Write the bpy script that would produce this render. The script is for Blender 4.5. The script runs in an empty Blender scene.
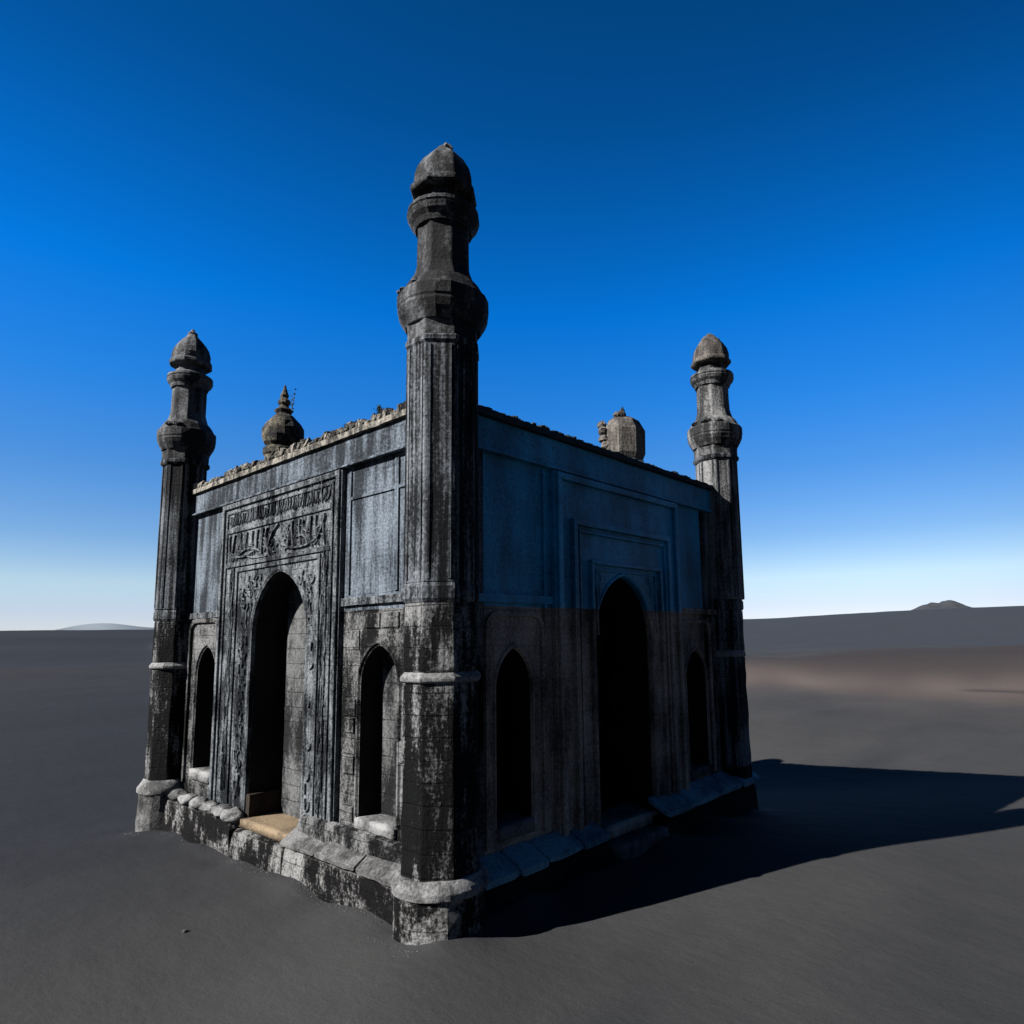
import bpy, bmesh, math, random
from mathutils import Vector, Matrix, noise
from mathutils.geometry import tessellate_polygon
R = math.radians
random.seed(7)
scene = bpy.context.scene

# ------------------------------------------------------------------ camera
cam_d = bpy.data.cameras.new('camera'); cam = bpy.data.objects.new('camera', cam_d)
scene.collection.objects.link(cam); scene.camera = cam
CAM = Vector((5.772, -4.812, 3.266))
yaw, pitch, roll = R(130.336), R(7.612), R(-1.027)
fw = Vector((math.cos(yaw)*math.cos(pitch), math.sin(yaw)*math.cos(pitch), math.sin(pitch)))
rt = fw.cross(Vector((0, 0, 1))).normalized(); up = rt.cross(fw)
r2 = rt*math.cos(roll) + up*math.sin(roll); u2 = -rt*math.sin(roll) + up*math.cos(roll)
m = Matrix((r2, u2, -fw)).transposed().to_4x4(); m.translation = CAM
cam.matrix_world = m
cam_d.sensor_width = 36; cam_d.lens = 36*660.2/1024; cam_d.shift_x = -43.7/1024; cam_d.shift_y = 36.9/1024
cam_d.clip_start = 0.1; cam_d.clip_end = 9000
scene.render.resolution_x = scene.render.resolution_y = 1024

# ------------------------------------------------------------------ light
SUN_EL, SUN_AZ = R(33.4), R(246.0)       # direction towards the sun
sv = Vector((math.cos(SUN_AZ)*math.cos(SUN_EL), math.sin(SUN_AZ)*math.cos(SUN_EL), math.sin(SUN_EL)))
sd = bpy.data.lights.new('sun', 'SUN'); so = bpy.data.objects.new('sun', sd)
scene.collection.objects.link(so); so.rotation_euler = sv.to_track_quat('Z', 'Y').to_euler()
so.location = (-20, -40, 40)
sd.energy = 5.0; sd.angle = R(0.5); sd.color = (1.0, 0.95, 0.89)
w = bpy.data.worlds.new('World'); scene.world = w; w.use_nodes = True
nt = w.node_tree; nt.nodes.clear()
def N(nt, t, **k):
    n = nt.nodes.new(t)
    for a, b in k.items(): setattr(n, a, b)
    return n
sky = N(nt, 'ShaderNodeTexSky', sky_type='NISHITA'); sky.sun_disc = False
sky.sun_elevation = SUN_EL; sky.sun_rotation = math.atan2(sv.x, sv.y)
sky.altitude = 2500; sky.air_density = 1.0; sky.dust_density = 0.3; sky.ozone_density = 3.0
tc = N(nt, 'ShaderNodeTexCoord'); sep = N(nt, 'ShaderNodeSeparateXYZ')
nt.links.new(tc.outputs['Generated'], sep.inputs[0])
rp = N(nt, 'ShaderNodeValToRGB'); nt.links.new(sep.outputs['Z'], rp.inputs[0])
SKY = [(0.0, (.78, .72, .84)), (0.04, (.88, .76, .84)), (0.08, (1.05, .95, .86)), (0.14, (.66, .82, .92)), (0.23, (.365, .78, 1.10)),
       (0.33, (.14, .83, 1.42)), (0.45, (.012, .85, 1.66)), (0.65, (.012, .525, 1.0)), (0.73, (.012, .48, .86)), (.86, (.006, .22, .45)), (1.0, (.004, .08, .2))]
els = rp.color_ramp.elements
while len(els) < len(SKY): els.new(0.5)
for e, (p_, c_) in zip(els, SKY): e.position = p_; e.color = (*[v/1.7 for v in c_], 1)
mul = N(nt, 'ShaderNodeMix', data_type='RGBA', blend_type='MULTIPLY'); mul.inputs['Factor'].default_value = 1
nt.links.new(sky.outputs[0], mul.inputs[6]); nt.links.new(rp.outputs[0], mul.inputs[7])
# sky dimmed away from the view axis to cut fill light in the shade
dt = N(nt, 'ShaderNodeVectorMath', operation='DOT_PRODUCT'); nt.links.new(tc.outputs['Generated'], dt.inputs[0]); dt.inputs[1].default_value = (math.cos(R(138))*math.cos(R(14)), math.sin(R(138))*math.cos(R(14)), math.sin(R(14)))
dr = N(nt, 'ShaderNodeMapRange', interpolation_type='SMOOTHSTEP'); nt.links.new(dt.outputs['Value'], dr.inputs['Value'])
for k_, v_ in (('From Min', .15), ('From Max', .94), ('To Min', .20), ('To Max', 1.0)): dr.inputs[k_].default_value = v_
sk = N(nt, 'ShaderNodeVectorMath', operation='SCALE'); nt.links.new(mul.outputs[2], sk.inputs[0]); nt.links.new(dr.outputs[0], sk.inputs['Scale'])
bg = N(nt, 'ShaderNodeBackground'); bg.inputs['Strength'].default_value = 0.095
nt.links.new(sk.outputs[0], bg.inputs[0])
wo = N(nt, 'ShaderNodeOutputWorld'); nt.links.new(bg.outputs[0], wo.inputs[0])
scene.view_settings.view_transform = 'Standard'; scene.view_settings.look = 'None'
scene.view_settings.exposure = 1.4; scene.view_settings.gamma = 1

# ------------------------------------------------------------------ materials
KA = 0.42
def stone(name, dark, light, cut=0.5, soft=0.16, streak=(5, 5, 0.7), brick=0.5, rough=0.85, bump=0.5, spec=0.3, fine=1.0, dirt=0.0, top=None, coat=0.0, wear=0.8):
    dark = [c*KA for c in dark]; light = [c*KA for c in light]
    m = bpy.data.materials.new(name); m.use_nodes = True; nt = m.node_tree; nt.nodes.clear(); L = nt.links.new
    out = N(nt, 'ShaderNodeOutputMaterial'); b = N(nt, 'ShaderNodeBsdfPrincipled'); L(b.outputs[0], out.inputs[0])
    g = N(nt, 'ShaderNodeNewGeometry')
    mp = N(nt, 'ShaderNodeMapping'); mp.inputs['Scale'].default_value = streak; L(g.outputs['Position'], mp.inputs[0])
    n1 = N(nt, 'ShaderNodeTexNoise'); n1.inputs['Scale'].default_value = 1.0; n1.inputs['Detail'].default_value = 9; n1.inputs['Roughness'].default_value = 0.62
    L(mp.outputs[0], n1.inputs['Vector'])
    n2 = N(nt, 'ShaderNodeTexNoise'); n2.inputs['Scale'].default_value = 0.9; n2.inputs['Detail'].default_value = 5; L(g.outputs['Position'], n2.inputs['Vector'])
    n3 = N(nt, 'ShaderNodeTexNoise'); n3.inputs['Scale'].default_value = 26; n3.inputs['Detail'].default_value = 8; n3.inputs['Roughness'].default_value = 0.7; L(g.outputs['Position'], n3.inputs['Vector'])
    # brick courses in (x - y, z)
    sx = N(nt, 'ShaderNodeSeparateXYZ'); L(g.outputs['Position'], sx.inputs[0])
    sub = N(nt, 'ShaderNodeMath', operation='SUBTRACT'); L(sx.outputs[0], sub.inputs[0]); L(sx.outputs[1], sub.inputs[1])
    wob = N(nt, 'ShaderNodeMath', operation='MULTIPLY_ADD'); L(n2.outputs[0], wob.inputs[0]); wob.inputs[1].default_value = 0.10; L(sx.outputs[2], wob.inputs[2])
    cb = N(nt, 'ShaderNodeCombineXYZ'); L(sub.outputs[0], cb.inputs[0]); L(wob.outputs[0], cb.inputs[1])
    br = N(nt, 'ShaderNodeTexBrick'); br.inputs['Scale'].default_value = 1.0; br.inputs['Brick Width'].default_value = 0.52; br.inputs['Row Height'].default_value = 0.23
    br.inputs['Mortar Size'].default_value = 0.012; br.inputs['Mortar Smooth'].default_value = 0.6; br.inputs['Color1'].default_value = (1, 1, 1, 1); br.inputs['Color2'].default_value = (.72, .72, .72, 1); br.inputs['Mortar'].default_value = (.45, .45, .45, 1)
    L(cb.outputs[0], br.inputs['Vector'])
    a1 = N(nt, 'ShaderNodeMath', operation='MULTIPLY_ADD'); L(n2.outputs[0], a1.inputs[0]); a1.inputs[1].default_value = 0.75; L(n1.outputs[0], a1.inputs[2])
    a2 = N(nt, 'ShaderNodeMath', operation='MULTIPLY_ADD'); L(n3.outputs[0], a2.inputs[0]); a2.inputs[1].default_value = 0.45*fine; L(a1.outputs[0], a2.inputs[2])
    mr = N(nt, 'ShaderNodeMapRange', interpolation_type='SMOOTHSTEP')
    c = 0.5 + 0.375 + 0.225*fine + (cut-0.5)
    mr.inputs['From Min'].default_value = c-soft; mr.inputs['From Max'].default_value = c+soft; L(a2.outputs[0], mr.inputs['Value'])
    mx = N(nt, 'ShaderNodeMix', data_type='RGBA'); mx.inputs[6].default_value = (*dark, 1); mx.inputs[7].default_value = (*light, 1); L(mr.outputs[0], mx.inputs['Factor'])
    mb = N(nt, 'ShaderNodeMix', data_type='RGBA', blend_type='MULTIPLY'); mb.inputs['Factor'].default_value = brick
    L(mx.outputs[2], mb.inputs[6]); L(br.outputs['Color'], mb.inputs[7])
    # fine mottling
    r3 = N(nt, 'ShaderNodeMapRange'); r3.inputs['From Min'].default_value = .25; r3.inputs['From Max'].default_value = .75; r3.inputs['To Min'].default_value = .55; r3.inputs['To Max'].default_value = 1.45; L(n3.outputs[0], r3.inputs['Value'])
    vm = N(nt, 'ShaderNodeVectorMath', operation='SCALE'); L(mb.outputs[2], vm.inputs[0]); L(r3.outputs[0], vm.inputs['Scale'])
    if wear:
        bv = N(nt, 'ShaderNodeBevel'); bv.samples = 4; bv.inputs['Radius'].default_value = .022
        dp = N(nt, 'ShaderNodeVectorMath', operation='DOT_PRODUCT'); L(bv.outputs[0], dp.inputs[0]); L(g.outputs['True Normal'], dp.inputs[1])
        wr_ = N(nt, 'ShaderNodeMapRange'); wr_.inputs['From Min'].default_value = .995; wr_.inputs['From Max'].default_value = .86; L(dp.outputs['Value'], wr_.inputs['Value'])
        wn = N(nt, 'ShaderNodeMapRange'); wn.inputs['From Min'].default_value = .42; wn.inputs['From Max'].default_value = .62; wn.inputs['To Max'].default_value = wear; L(n1.outputs[0], wn.inputs['Value'])
        wm = N(nt, 'ShaderNodeMath', operation='MULTIPLY'); L(wr_.outputs[0], wm.inputs[0]); L(wn.outputs[0], wm.inputs[1])
        we = N(nt, 'ShaderNodeMix', data_type='RGBA'); L(wm.outputs[0], we.inputs['Factor']); L(vm.outputs[0], we.inputs[6]); we.inputs[7].default_value = (*[c*1.15 for c in light], 1)
        L(we.outputs[2], b.inputs['Base Color'])
    else: L(vm.outputs[0], b.inputs['Base Color'])
    b.inputs['Roughness'].default_value = rough; b.inputs['Specular IOR Level'].default_value = spec
    if coat: b.inputs['Coat Weight'].default_value = coat; b.inputs['Coat Roughness'].default_value = 0.3
    # bump
    h1 = N(nt, 'ShaderNodeMath', operation='MULTIPLY_ADD'); L(br.outputs['Fac'], h1.inputs[0]); h1.inputs[1].default_value = -0.5*brick; L(n1.outputs[0], h1.inputs[2])
    h2 = N(nt, 'ShaderNodeMath', operation='MULTIPLY_ADD'); L(n3.outputs[0], h2.inputs[0]); h2.inputs[1].default_value = 0.7; L(h1.outputs[0], h2.inputs[2])
    bp = N(nt, 'ShaderNodeBump'); bp.inputs['Strength'].default_value = bump; bp.inputs['Distance'].default_value = 0.045
    L(h2.outputs[0], bp.inputs['Height']); L(bp.outputs[0], b.inputs['Normal'])
    return m

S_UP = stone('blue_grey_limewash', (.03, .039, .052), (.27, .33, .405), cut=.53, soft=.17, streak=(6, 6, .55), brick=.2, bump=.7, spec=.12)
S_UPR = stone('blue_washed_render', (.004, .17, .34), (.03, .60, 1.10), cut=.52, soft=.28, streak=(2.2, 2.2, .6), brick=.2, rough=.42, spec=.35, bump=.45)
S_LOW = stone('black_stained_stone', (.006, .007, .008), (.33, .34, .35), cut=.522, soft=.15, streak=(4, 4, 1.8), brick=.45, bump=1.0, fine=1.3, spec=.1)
S_LOWR = stone('mottled_brown_stone', (.12, .105, .092), (.72, .61, .52), cut=.50, soft=.25, streak=(3, 3, .9), brick=.4, spec=.1)  # mottled brown stone for the lower half of the right wall
S_SHAFT = stone('basalt_shaft', (.006, .008, .011), (.27, .30, .34), cut=.575, soft=.13, streak=(10, 10, .32), brick=.2, spec=.12)
S_SHAFTLOW = stone('flaking_shaft_stone', (.005, .006, .007), (.38, .39, .405), cut=.585, soft=.11, streak=(7, 7, 1.1), brick=.6, bump=1.0, fine=1.2, spec=.1)
S_SHAFTUP = stone('grey_tower_stone', (.012, .014, .018), (.22, .235, .255), cut=.56, soft=.16, streak=(5, 5, 1.4), brick=.1, spec=.2, fine=1.1)
S_CAP = stone('pale_cap_stone', (.07, .074, .078), (.42, .43, .44), cut=.47, soft=.2, streak=(3, 3, 3), brick=0, bump=.6)
S_CAPR = stone('skylight_blue_cap_stone', (.08, .20, .28), (.30, .62, .76), cut=.47, soft=.2, streak=(3, 3, 3), brick=0, bump=.6)  # blue skylight on these caps is put into the colour
S_PLINTH = stone('crusted_plinth_stone', (.006, .006, .007), (.40, .405, .41), cut=.565, soft=.11, streak=(4, 4, 2.2), brick=.4, bump=1.0, fine=1.3, spec=.1)
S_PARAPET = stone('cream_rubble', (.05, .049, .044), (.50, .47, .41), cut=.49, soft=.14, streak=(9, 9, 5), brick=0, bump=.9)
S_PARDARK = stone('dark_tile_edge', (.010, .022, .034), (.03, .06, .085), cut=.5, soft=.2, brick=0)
S_CARVE = stone('carved_grey_stone', (.014, .018, .024), (.34, .375, .41), cut=.52, soft=.17, streak=(7, 7, 1.2), brick=.2, bump=1.0, fine=1.3, spec=.1)
S_DARK = stone('shade_black_interior_stone', (.004, .004, .004), (.010, .0095, .009), cut=.5, soft=.3, brick=.6)  # near-black colour painting the shade inside the openings
S_TAN = stone('tan_sandy_slab', (.12, .085, .05), (.36, .27, .17), cut=.46, soft=.25, streak=(2, 2, 2), brick=.0, bump=.4)
S_NICHE = stone('grey_niche_block', (.02, .022, .025), (.24, .25, .26), cut=.53, soft=.18, streak=(4, 4, 1.5), brick=.6, bump=.8, fine=1.2, spec=.1)
S_GOLD = stone('lichen_dome_stone', (.010, .011, .011), (.30, .27, .19), cut=.63, soft=.14, streak=(5, 5, 4), brick=0, bump=.8)
S_CUP = stone('worn_cupola_stone', (.04, .036, .034), (.26, .24, .22), cut=.50, soft=.18, streak=(8, 8, .9), brick=.2, bump=.6)
S_LEDGE = stone('worn_ledge_stone', (.04, .042, .045), (.27, .275, .28), cut=.52, soft=.18, streak=(3, 3, 3), brick=0, bump=.8)
S_NEARBLACK = stone('near_black_base_stone', (.006, .006, .006), (.035, .033, .032), cut=.55, soft=.2, brick=.5, spec=.1)  # near-black stone of the right-hand plinth and right minaret pedestal
S_PALE = stone('pale_grey_tower_stone', (.03, .033, .037), (.36, .37, .38), cut=.54, soft=.16, streak=(6, 6, .6), brick=.15, spec=.2, fine=1.1)
S_BROWN = stone('brown_scorched_block', (.012, .009, .006), (.045, .028, .015), cut=.55, soft=.2, brick=0)
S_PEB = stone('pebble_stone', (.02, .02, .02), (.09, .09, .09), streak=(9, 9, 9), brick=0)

def plain(name, col, rough=.9):
    m = bpy.data.materials.new(name); m.use_nodes = True; nt = m.node_tree; b = nt.nodes['Principled BSDF']
    n = N(nt, 'ShaderNodeTexNoise'); n.inputs['Scale'].default_value = 30
    r = N(nt, 'ShaderNodeValToRGB'); r.color_ramp.elements[0].color = (*[c*.5 for c in col], 1); r.color_ramp.elements[1].color = (*[c*1.5 for c in col], 1)
    nt.links.new(n.outputs[0], r.inputs[0]); nt.links.new(r.outputs[0], b.inputs['Base Color']); b.inputs['Roughness'].default_value = rough
    return m
M_WEED = plain('dry_weed_green', (.035, .050, .030))
M_TWIG = plain('dry_twig', (.035, .03, .022))

# ------------------------------------------------------------------ helpers
def link(o, parent=None):
    scene.collection.objects.link(o)
    if parent: o.parent = parent
    return o
def tag(o, label=None, cat=None, group=None, kind=None):
    for k, v in (('label', label), ('category', cat), ('group', group), ('kind', kind)):
        if v: o[k] = v
    return o
def finish(bm, name, mat, parent=None, bevel=0, smooth=False, loc=None):
    bmesh.ops.recalc_face_normals(bm, faces=bm.faces)
    me = bpy.data.meshes.new(name); bm.to_mesh(me); bm.free()
    mats = mat if isinstance(mat, (list, tuple)) else [mat]
    for q in mats: me.materials.append(q)
    if smooth: me.shade_smooth()
    o = link(bpy.data.objects.new(name, me), parent)
    if loc: o.location = loc
    if bevel:
        md = o.modifiers.new('bevel', 'BEVEL'); md.width = bevel; md.segments = 2; md.limit_method = 'ANGLE'; md.angle_limit = R(35)
    return o

W0 = 0.12; LX = 7.79; LY = 7.62
RX, RY = 7.68, 7.06; KX, KY = RX/LX, RY/LY
def zt(z): return z+.125-.0125*z
def mapL(s, z, d): return Vector((-s*KX, W0-d, zt(z)))
def mapR(s, z, d): return Vector((-W0+d, s*KY, zt(z)))
def mapP(s, z, d): return mapL(s, z, d*.55)
def mapBackL(s, z, d): return Vector((-RX+W0-d, s*KY, zt(z)))     # far -x wall
def mapBackR(s, z, d): return Vector((-s*KX, RY-W0+d, zt(z)))     # far +y wall

def plate(bm, F, outline, holes, d0, d1, mi=0):
    """Slab with holes between depths d0 (front) and d1 (back)."""
    loops = [outline] + holes
    flat = [p for l in loops for p in l]
    tris = tessellate_polygon([[Vector((a, b, 0)) for a, b in l] for l in loops])
    fr = [bm.verts.new(F(a, b, d0)) for a, b in flat]; bk = [bm.verts.new(F(a, b, d1)) for a, b in flat]
    for t in tris:
        for vs, rev in ((fr, 0), (bk, 1)):
            q = [vs[i] for i in t]
            if rev: q.reverse()
            try: f = bm.faces.new(q); f.material_index = mi
            except ValueError: pass
    i = 0
    for l in loops:
        n = len(l)
        for k in range(n):
            a, b = i+k, i+(k+1) % n
            f = bm.faces.new((fr[a], fr[b], bk[b], bk[a])); f.material_index = mi
        i += n
def rect(s0, s1, z0, z1): return [(s0, z0), (s1, z0), (s1, z1), (s0, z1)]
def arch(c, w, zb, zs, za, n=9, down=None):
    h = za-zs; Rr = (w*w+h*h)/(2*w); cx = Rr-w
    pts = [(c-w, zb), (c+w, zb)]
    a_end = math.atan2(h, cx)
    for i in range(n+1):
        a = a_end*i/n; pts.append((c-cx+Rr*math.cos(a), zs+Rr*math.sin(a)))
    for i in range(n-1, -1, -1):
        a = a_end*i/n; pts.append((c+cx-Rr*math.cos(a), zs+Rr*math.sin(a)))
    return pts
def box(bm, F, s0, s1, z0, z1, d0, d1):
    v = [bm.verts.new(F(s, z, d)) for s in (s0, s1) for z in (z0, z1) for d in (d0, d1)]
    for f in ((0, 1, 3, 2), (4, 6, 7, 5), (0, 4, 5, 1), (2, 3, 7, 6), (0, 2, 6, 4), (1, 5, 7, 3)):
        bm.faces.new([v[i] for i in f])
    return v
def rough_box(F, s0, s1, z0, z1, d0, d1, cell=.12, amp=.02, seed=0, rnd=0.0):
    """Subdivided, noise-worn block."""
    ns, nz, nd = [max(1, int(round(abs(b-a)/cell))) for a, b in ((s0, s1), (z0, z1), (d0, d1))]
    bm = bmesh.new(); V = {}
    def g(i, j, k):
        if (i, j, k) not in V:
            a, b, c = i/ns, j/nz, k/nd
            s, z, d = s0+(s1-s0)*a, z0+(z1-z0)*b, d0+(d1-d0)*c
            cs, cz, cd = (s0+s1)/2, (z0+z1)/2, (d0+d1)/2
            if rnd:      # pull corners in
                e = (abs(2*a-1)**4*(abs(2*b-1)**4) + abs(2*b-1)**4*(abs(2*c-1)**4) + abs(2*a-1)**4*(abs(2*c-1)**4))
                q = rnd*e/3
                s += (cs-s)/max(abs(cs-s), 1e-6)*q if abs(s-cs) > 1e-6 else 0
                z += (cz-z)/max(abs(cz-z), 1e-6)*q if abs(z-cz) > 1e-6 else 0
                d += (cd-d)/max(abs(cd-d), 1e-6)*q if abs(d-cd) > 1e-6 else 0
            p = F(s, z, d); nv = noise.noise_vector(p*3.1+Vector((seed*3.3, 0, 0)))+.5*noise.noise_vector(p*9+Vector((seed, 5, 0)))
            V[(i, j, k)] = bm.verts.new(p+nv*amp)
        return V[(i, j, k)]
    for i in range(ns):
        for j in range(nz):
            for k in (0, nd): bm.faces.new((g(i, j, k), g(i+1, j, k), g(i+1, j+1, k), g(i, j+1, k)))
    for i in range(ns):
        for k in range(nd):
            for j in (0, nz): bm.faces.new((g(i, j, k), g(i+1, j, k), g(i+1, j, k+1), g(i, j, k+1)))
    for j in range(nz):
        for k in range(nd):
            for i in (0, ns): bm.faces.new((g(i, j, k), g(i, j+1, k), g(i, j+1, k+1), g(i, j, k+1)))
    return bm
def lathe(bm, prof, n=8, rot=0.0, c=(0, 0), jit=0.0, cap=True, seed=0):
    rings = []
    for z, r in prof:
        ring = []
        for k in range(n):
            a = rot+2*math.pi*k/n
            p = Vector((c[0]+r*math.cos(a), c[1]+r*math.sin(a), z))
            if jit: p += noise.noise_vector(p*4+Vector((seed*7.1, seed, 0)))*jit
            ring.append(bm.verts.new(p))
        rings.append(ring)
    for a, b in zip(rings, rings[1:]):
        for k in range(n): bm.faces.new((a[k], a[(k+1) % n], b[(k+1) % n], b[k]))
    if cap: bm.faces.new(rings[0][::-1]); bm.faces.new(rings[-1])
def uframe(bm, F, s0, s1, z0, z1, w, d0, d1):
    box(bm, F, s0, s0+w, z0, z1-w, d0, d1); box(bm, F, s1-w, s1, z0, z1-w, d0, d1); box(bm, F, s0, s1, z1-w, z1, d0, d1)
def stroke(bm, F, pts, w, d0, d1):
    """Raised ribbon along 2-D points, ridge-shaped section, tapered ends."""
    n = len(pts); secs = []
    for i, (s, z) in enumerate(pts):
        a = pts[max(0, i-1)]; b = pts[min(n-1, i+1)]
        dx, dz = b[0]-a[0], b[1]-a[1]; l = math.hypot(dx, dz) or 1
        nx, nz = -dz/l, dx/l; t = i/(n-1) if n > 1 else 0
        ww = w*(0.35+0.65*math.sin(math.pi*min(max(t, .08), .92)))
        secs.append([bm.verts.new(F(s+nx*ww*.5, z+nz*ww*.5, d0)), bm.verts.new(F(s+nx*ww*.2, z+nz*ww*.2, d1)), bm.verts.new(F(s-nx*ww*.2, z-nz*ww*.2, d1)), bm.verts.new(F(s-nx*ww*.5, z-nz*ww*.5, d0))])
    for a, b in zip(secs, secs[1:]):
        for k in range(3): bm.faces.new((a[k], a[k+1], b[k+1], b[k]))
        bm.faces.new((a[3], a[0], b[0], b[3]))
    bm.faces.new(secs[0]); bm.faces.new(secs[-1][::-1])
def curve(p0, p1, p2, n=7):
    return [((1-t)**2*p0[0]+2*t*(1-t)*p1[0]+t*t*p2[0], (1-t)**2*p0[1]+2*t*(1-t)*p1[1]+t*t*p2[1]) for t in [i/n for i in range(n+1)]]

# ------------------------------------------------------------------ ground
def g1(x, c, s): return math.exp(-((x-c)/s)**2)
def sstep(a, b, x):
    t = min(max((x-a)/(b-a), 0), 1); return t*t*(3-2*t)
def terrain(x, y):
    dx, dy = x-CAM.x, y-CAM.y; D = math.hypot(dx, dy); az = math.degrees(math.atan2(dy, dx)) % 360
    t = -.67*x+.74*y                          # distance beyond the near corner
    h = .12-.42*sstep(2, 11, t)
    h -= .75*math.exp(-((x+4)/5.5)**2-((y-14.5)/5.5)**2)
    h += .13*math.exp(-((x-.5)**2+(y+.6)**2)/1.6)
    h += .17*math.exp(-((x-2.6)/2.0)**2-((y-4.8)/4.5)**2)
    h += .04*noise.noise(Vector((x*.25, y*.25, 0)))*sstep(2, 8, math.hypot(x, y))
    h += .16*noise.noise(Vector((x*.09+3, y*.05, 2)))*sstep(9, 22, D)+.35*noise.noise(Vector((x*.03, y*.03, 7)))*sstep(24, 50, D)
    f = sstep(20, 60, D)
    if f > 0:
        rr = 1 if az < 125 else 0
        n1 = noise.noise(Vector((x*.012, y*.012, 3))); n2 = noise.noise(Vector((x*.004, y*.004, 9)))
        # middle dune
        cr = 74+10*n1+.25*(az-105)
        h += f*(1.25+.5*n1)*(g1(D, cr, 16) if D < cr else g1(D, cr, 12))*sstep(170, 150, abs(az-105)+40)
        h += f*.9*(1+n1)*g1(D, 130+25*n1, 28)
        # far ridge
        top = 12.2+1.8*n2
        if az < 125: top = 13.1+2.0*g1(az, 98, 9)-1.0*g1(az, 114, 6)
        elif az > 145: top = 11.2+.5*noise.noise(Vector((az*.1, 0, 1)))
        h += top*sstep(150, 420, D)
        h += ((33+14*noise.noise(Vector((az*.22, 4, 4))))*g1(az, 164.5, 5.0)+34*g1(az, 157, 3.2))*sstep(700, 1400, D)
        if D > 430: h -= 5*sstep(430, 700, D)
    # drifts banked against the building
    return h
def footprint_dist(x, y):
    ex = max(-(RX+.25)-x, x-.3, 0); ey = max(-.3-y, y-(RY+.25), 0)
    return math.hypot(ex, ey)
bm = bmesh.new()
NA, rad = 620, [0]
r = 0.5
C0 = (2.0, -1.0)
while r < 3500:
    rad.append(r); r *= 1.0285
    if r < 16: r = min(r, rad[-1]+.16)
grid = []; brown = []; pale = []; far = []; gloom = []; haze_pale_sand = []
for ri in rad:
    ring = []
    for k in range(NA):
        a = 2*math.pi*k/NA; x = C0[0]+ri*math.cos(a); y = C0[1]+ri*math.sin(a)
        z = terrain(x, y); fd = footprint_dist(x, y)
        if fd < 1.5:
            z += .13*math.exp(-fd/.28)*(0.6+1.1*noise.noise(Vector((x*1.3, y*1.3, 0))))
        v = bm.verts.new((x, y, z)); ring.append(v)
        D = math.hypot(x-CAM.x, y-CAM.y); az = math.degrees(math.atan2(y-CAM.y, x-CAM.x)) % 360
        if az > 270: az -= 360
        nn = noise.noise(Vector((x*.02, y*.02, 5)))
        DC = 55-6*sstep(113, 103, az)+3*nn
        DT = 78+52*sstep(113, 104, az)+10*nn
        brown.append(sstep(130, 120, az)*sstep(DC-12, DC-4, D)*sstep(DT+12, DT-8, D) if az < 130 else 0)
        sl = 1-.85*g1(D, 47.5, 1.0)*sstep(100, 98.5, az)
        pale.append((sstep(130, 120, az)*g1(D, DC, 10)*sl*(.85+.35*noise.noise(Vector((az*.3, 1, D*.05))))) if az < 130 else .0)
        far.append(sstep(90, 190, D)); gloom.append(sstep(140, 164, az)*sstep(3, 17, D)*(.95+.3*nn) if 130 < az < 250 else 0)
        haze_pale_sand.append(sstep(600, 900, D)*g1(az, 164.5, 3.5)+.16*g1(az, 161.0, .6)*g1(D, 240, 18) if 130 < az < 190 else 0)
    grid.append(ring)
for a, b in zip(grid[1:], grid[2:]):
    for k in range(NA): bm.faces.new((a[k], b[k], b[(k+1) % NA], a[(k+1) % NA]))
for v in grid[0][1:]: bm.verts.remove(v)
for k in range(NA): bm.faces.new((grid[0][0], grid[1][k], grid[1][(k+1) % NA]))
far = far[:1]+far[NA:]; gloom = gloom[:1]+gloom[NA:]; haze_pale_sand = haze_pale_sand[:1]+haze_pale_sand[NA:]; brown = brown[:1]+brown[NA:]; pale = pale[:1]+pale[NA:]
me = bpy.data.meshes.new('ground'); bm.to_mesh(me); bm.free(); me.shade_smooth()
for nm, arr in (('brown', brown), ('pale', pale), ('far', far), ('gloom', gloom), ('haze_pale_sand', haze_pale_sand)):
    at = me.attributes.new(nm, 'FLOAT', 'POINT'); at.data.foreach_set('value', arr)
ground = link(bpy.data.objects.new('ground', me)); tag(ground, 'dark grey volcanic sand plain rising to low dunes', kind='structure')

sm = bpy.data.materials.new('black_sand'); sm.use_nodes = True; nt = sm.node_tree; nt.nodes.clear(); L = nt.links.new
out = N(nt, 'ShaderNodeOutputMaterial'); b = N(nt, 'ShaderNodeBsdfPrincipled'); L(b.outputs[0], out.inputs[0])
b.inputs['Roughness'].default_value = .95; b.inputs['Specular IOR Level'].default_value = .12
g = N(nt, 'ShaderNodeNewGeometry')
def nz(scale, detail=5, vec=None, rough=.55, mapscale=None, rot=0):
    n = N(nt, 'ShaderNodeTexNoise'); n.inputs['Scale'].default_value = scale; n.inputs['Detail'].default_value = detail; n.inputs['Roughness'].default_value = rough
    if mapscale:
        mp = N(nt, 'ShaderNodeMapping'); mp.vector_type = 'POINT'; mp.inputs['Rotation'].default_value = (0, 0, rot); mp.inputs['Scale'].default_value = mapscale; L(g.outputs['Position'], mp.inputs[0]); L(mp.outputs[0], n.inputs['Vector'])
    else: L(g.outputs['Position'], n.inputs['Vector'])
    return n
def rng(src, a, b_, c, d):
    r = N(nt, 'ShaderNodeMapRange'); L(src, r.inputs['Value'])
    for k, v in zip(('From Min', 'From Max', 'To Min', 'To Max'), (a, b_, c, d)): r.inputs[k].default_value = v
    return r.outputs[0]
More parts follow.
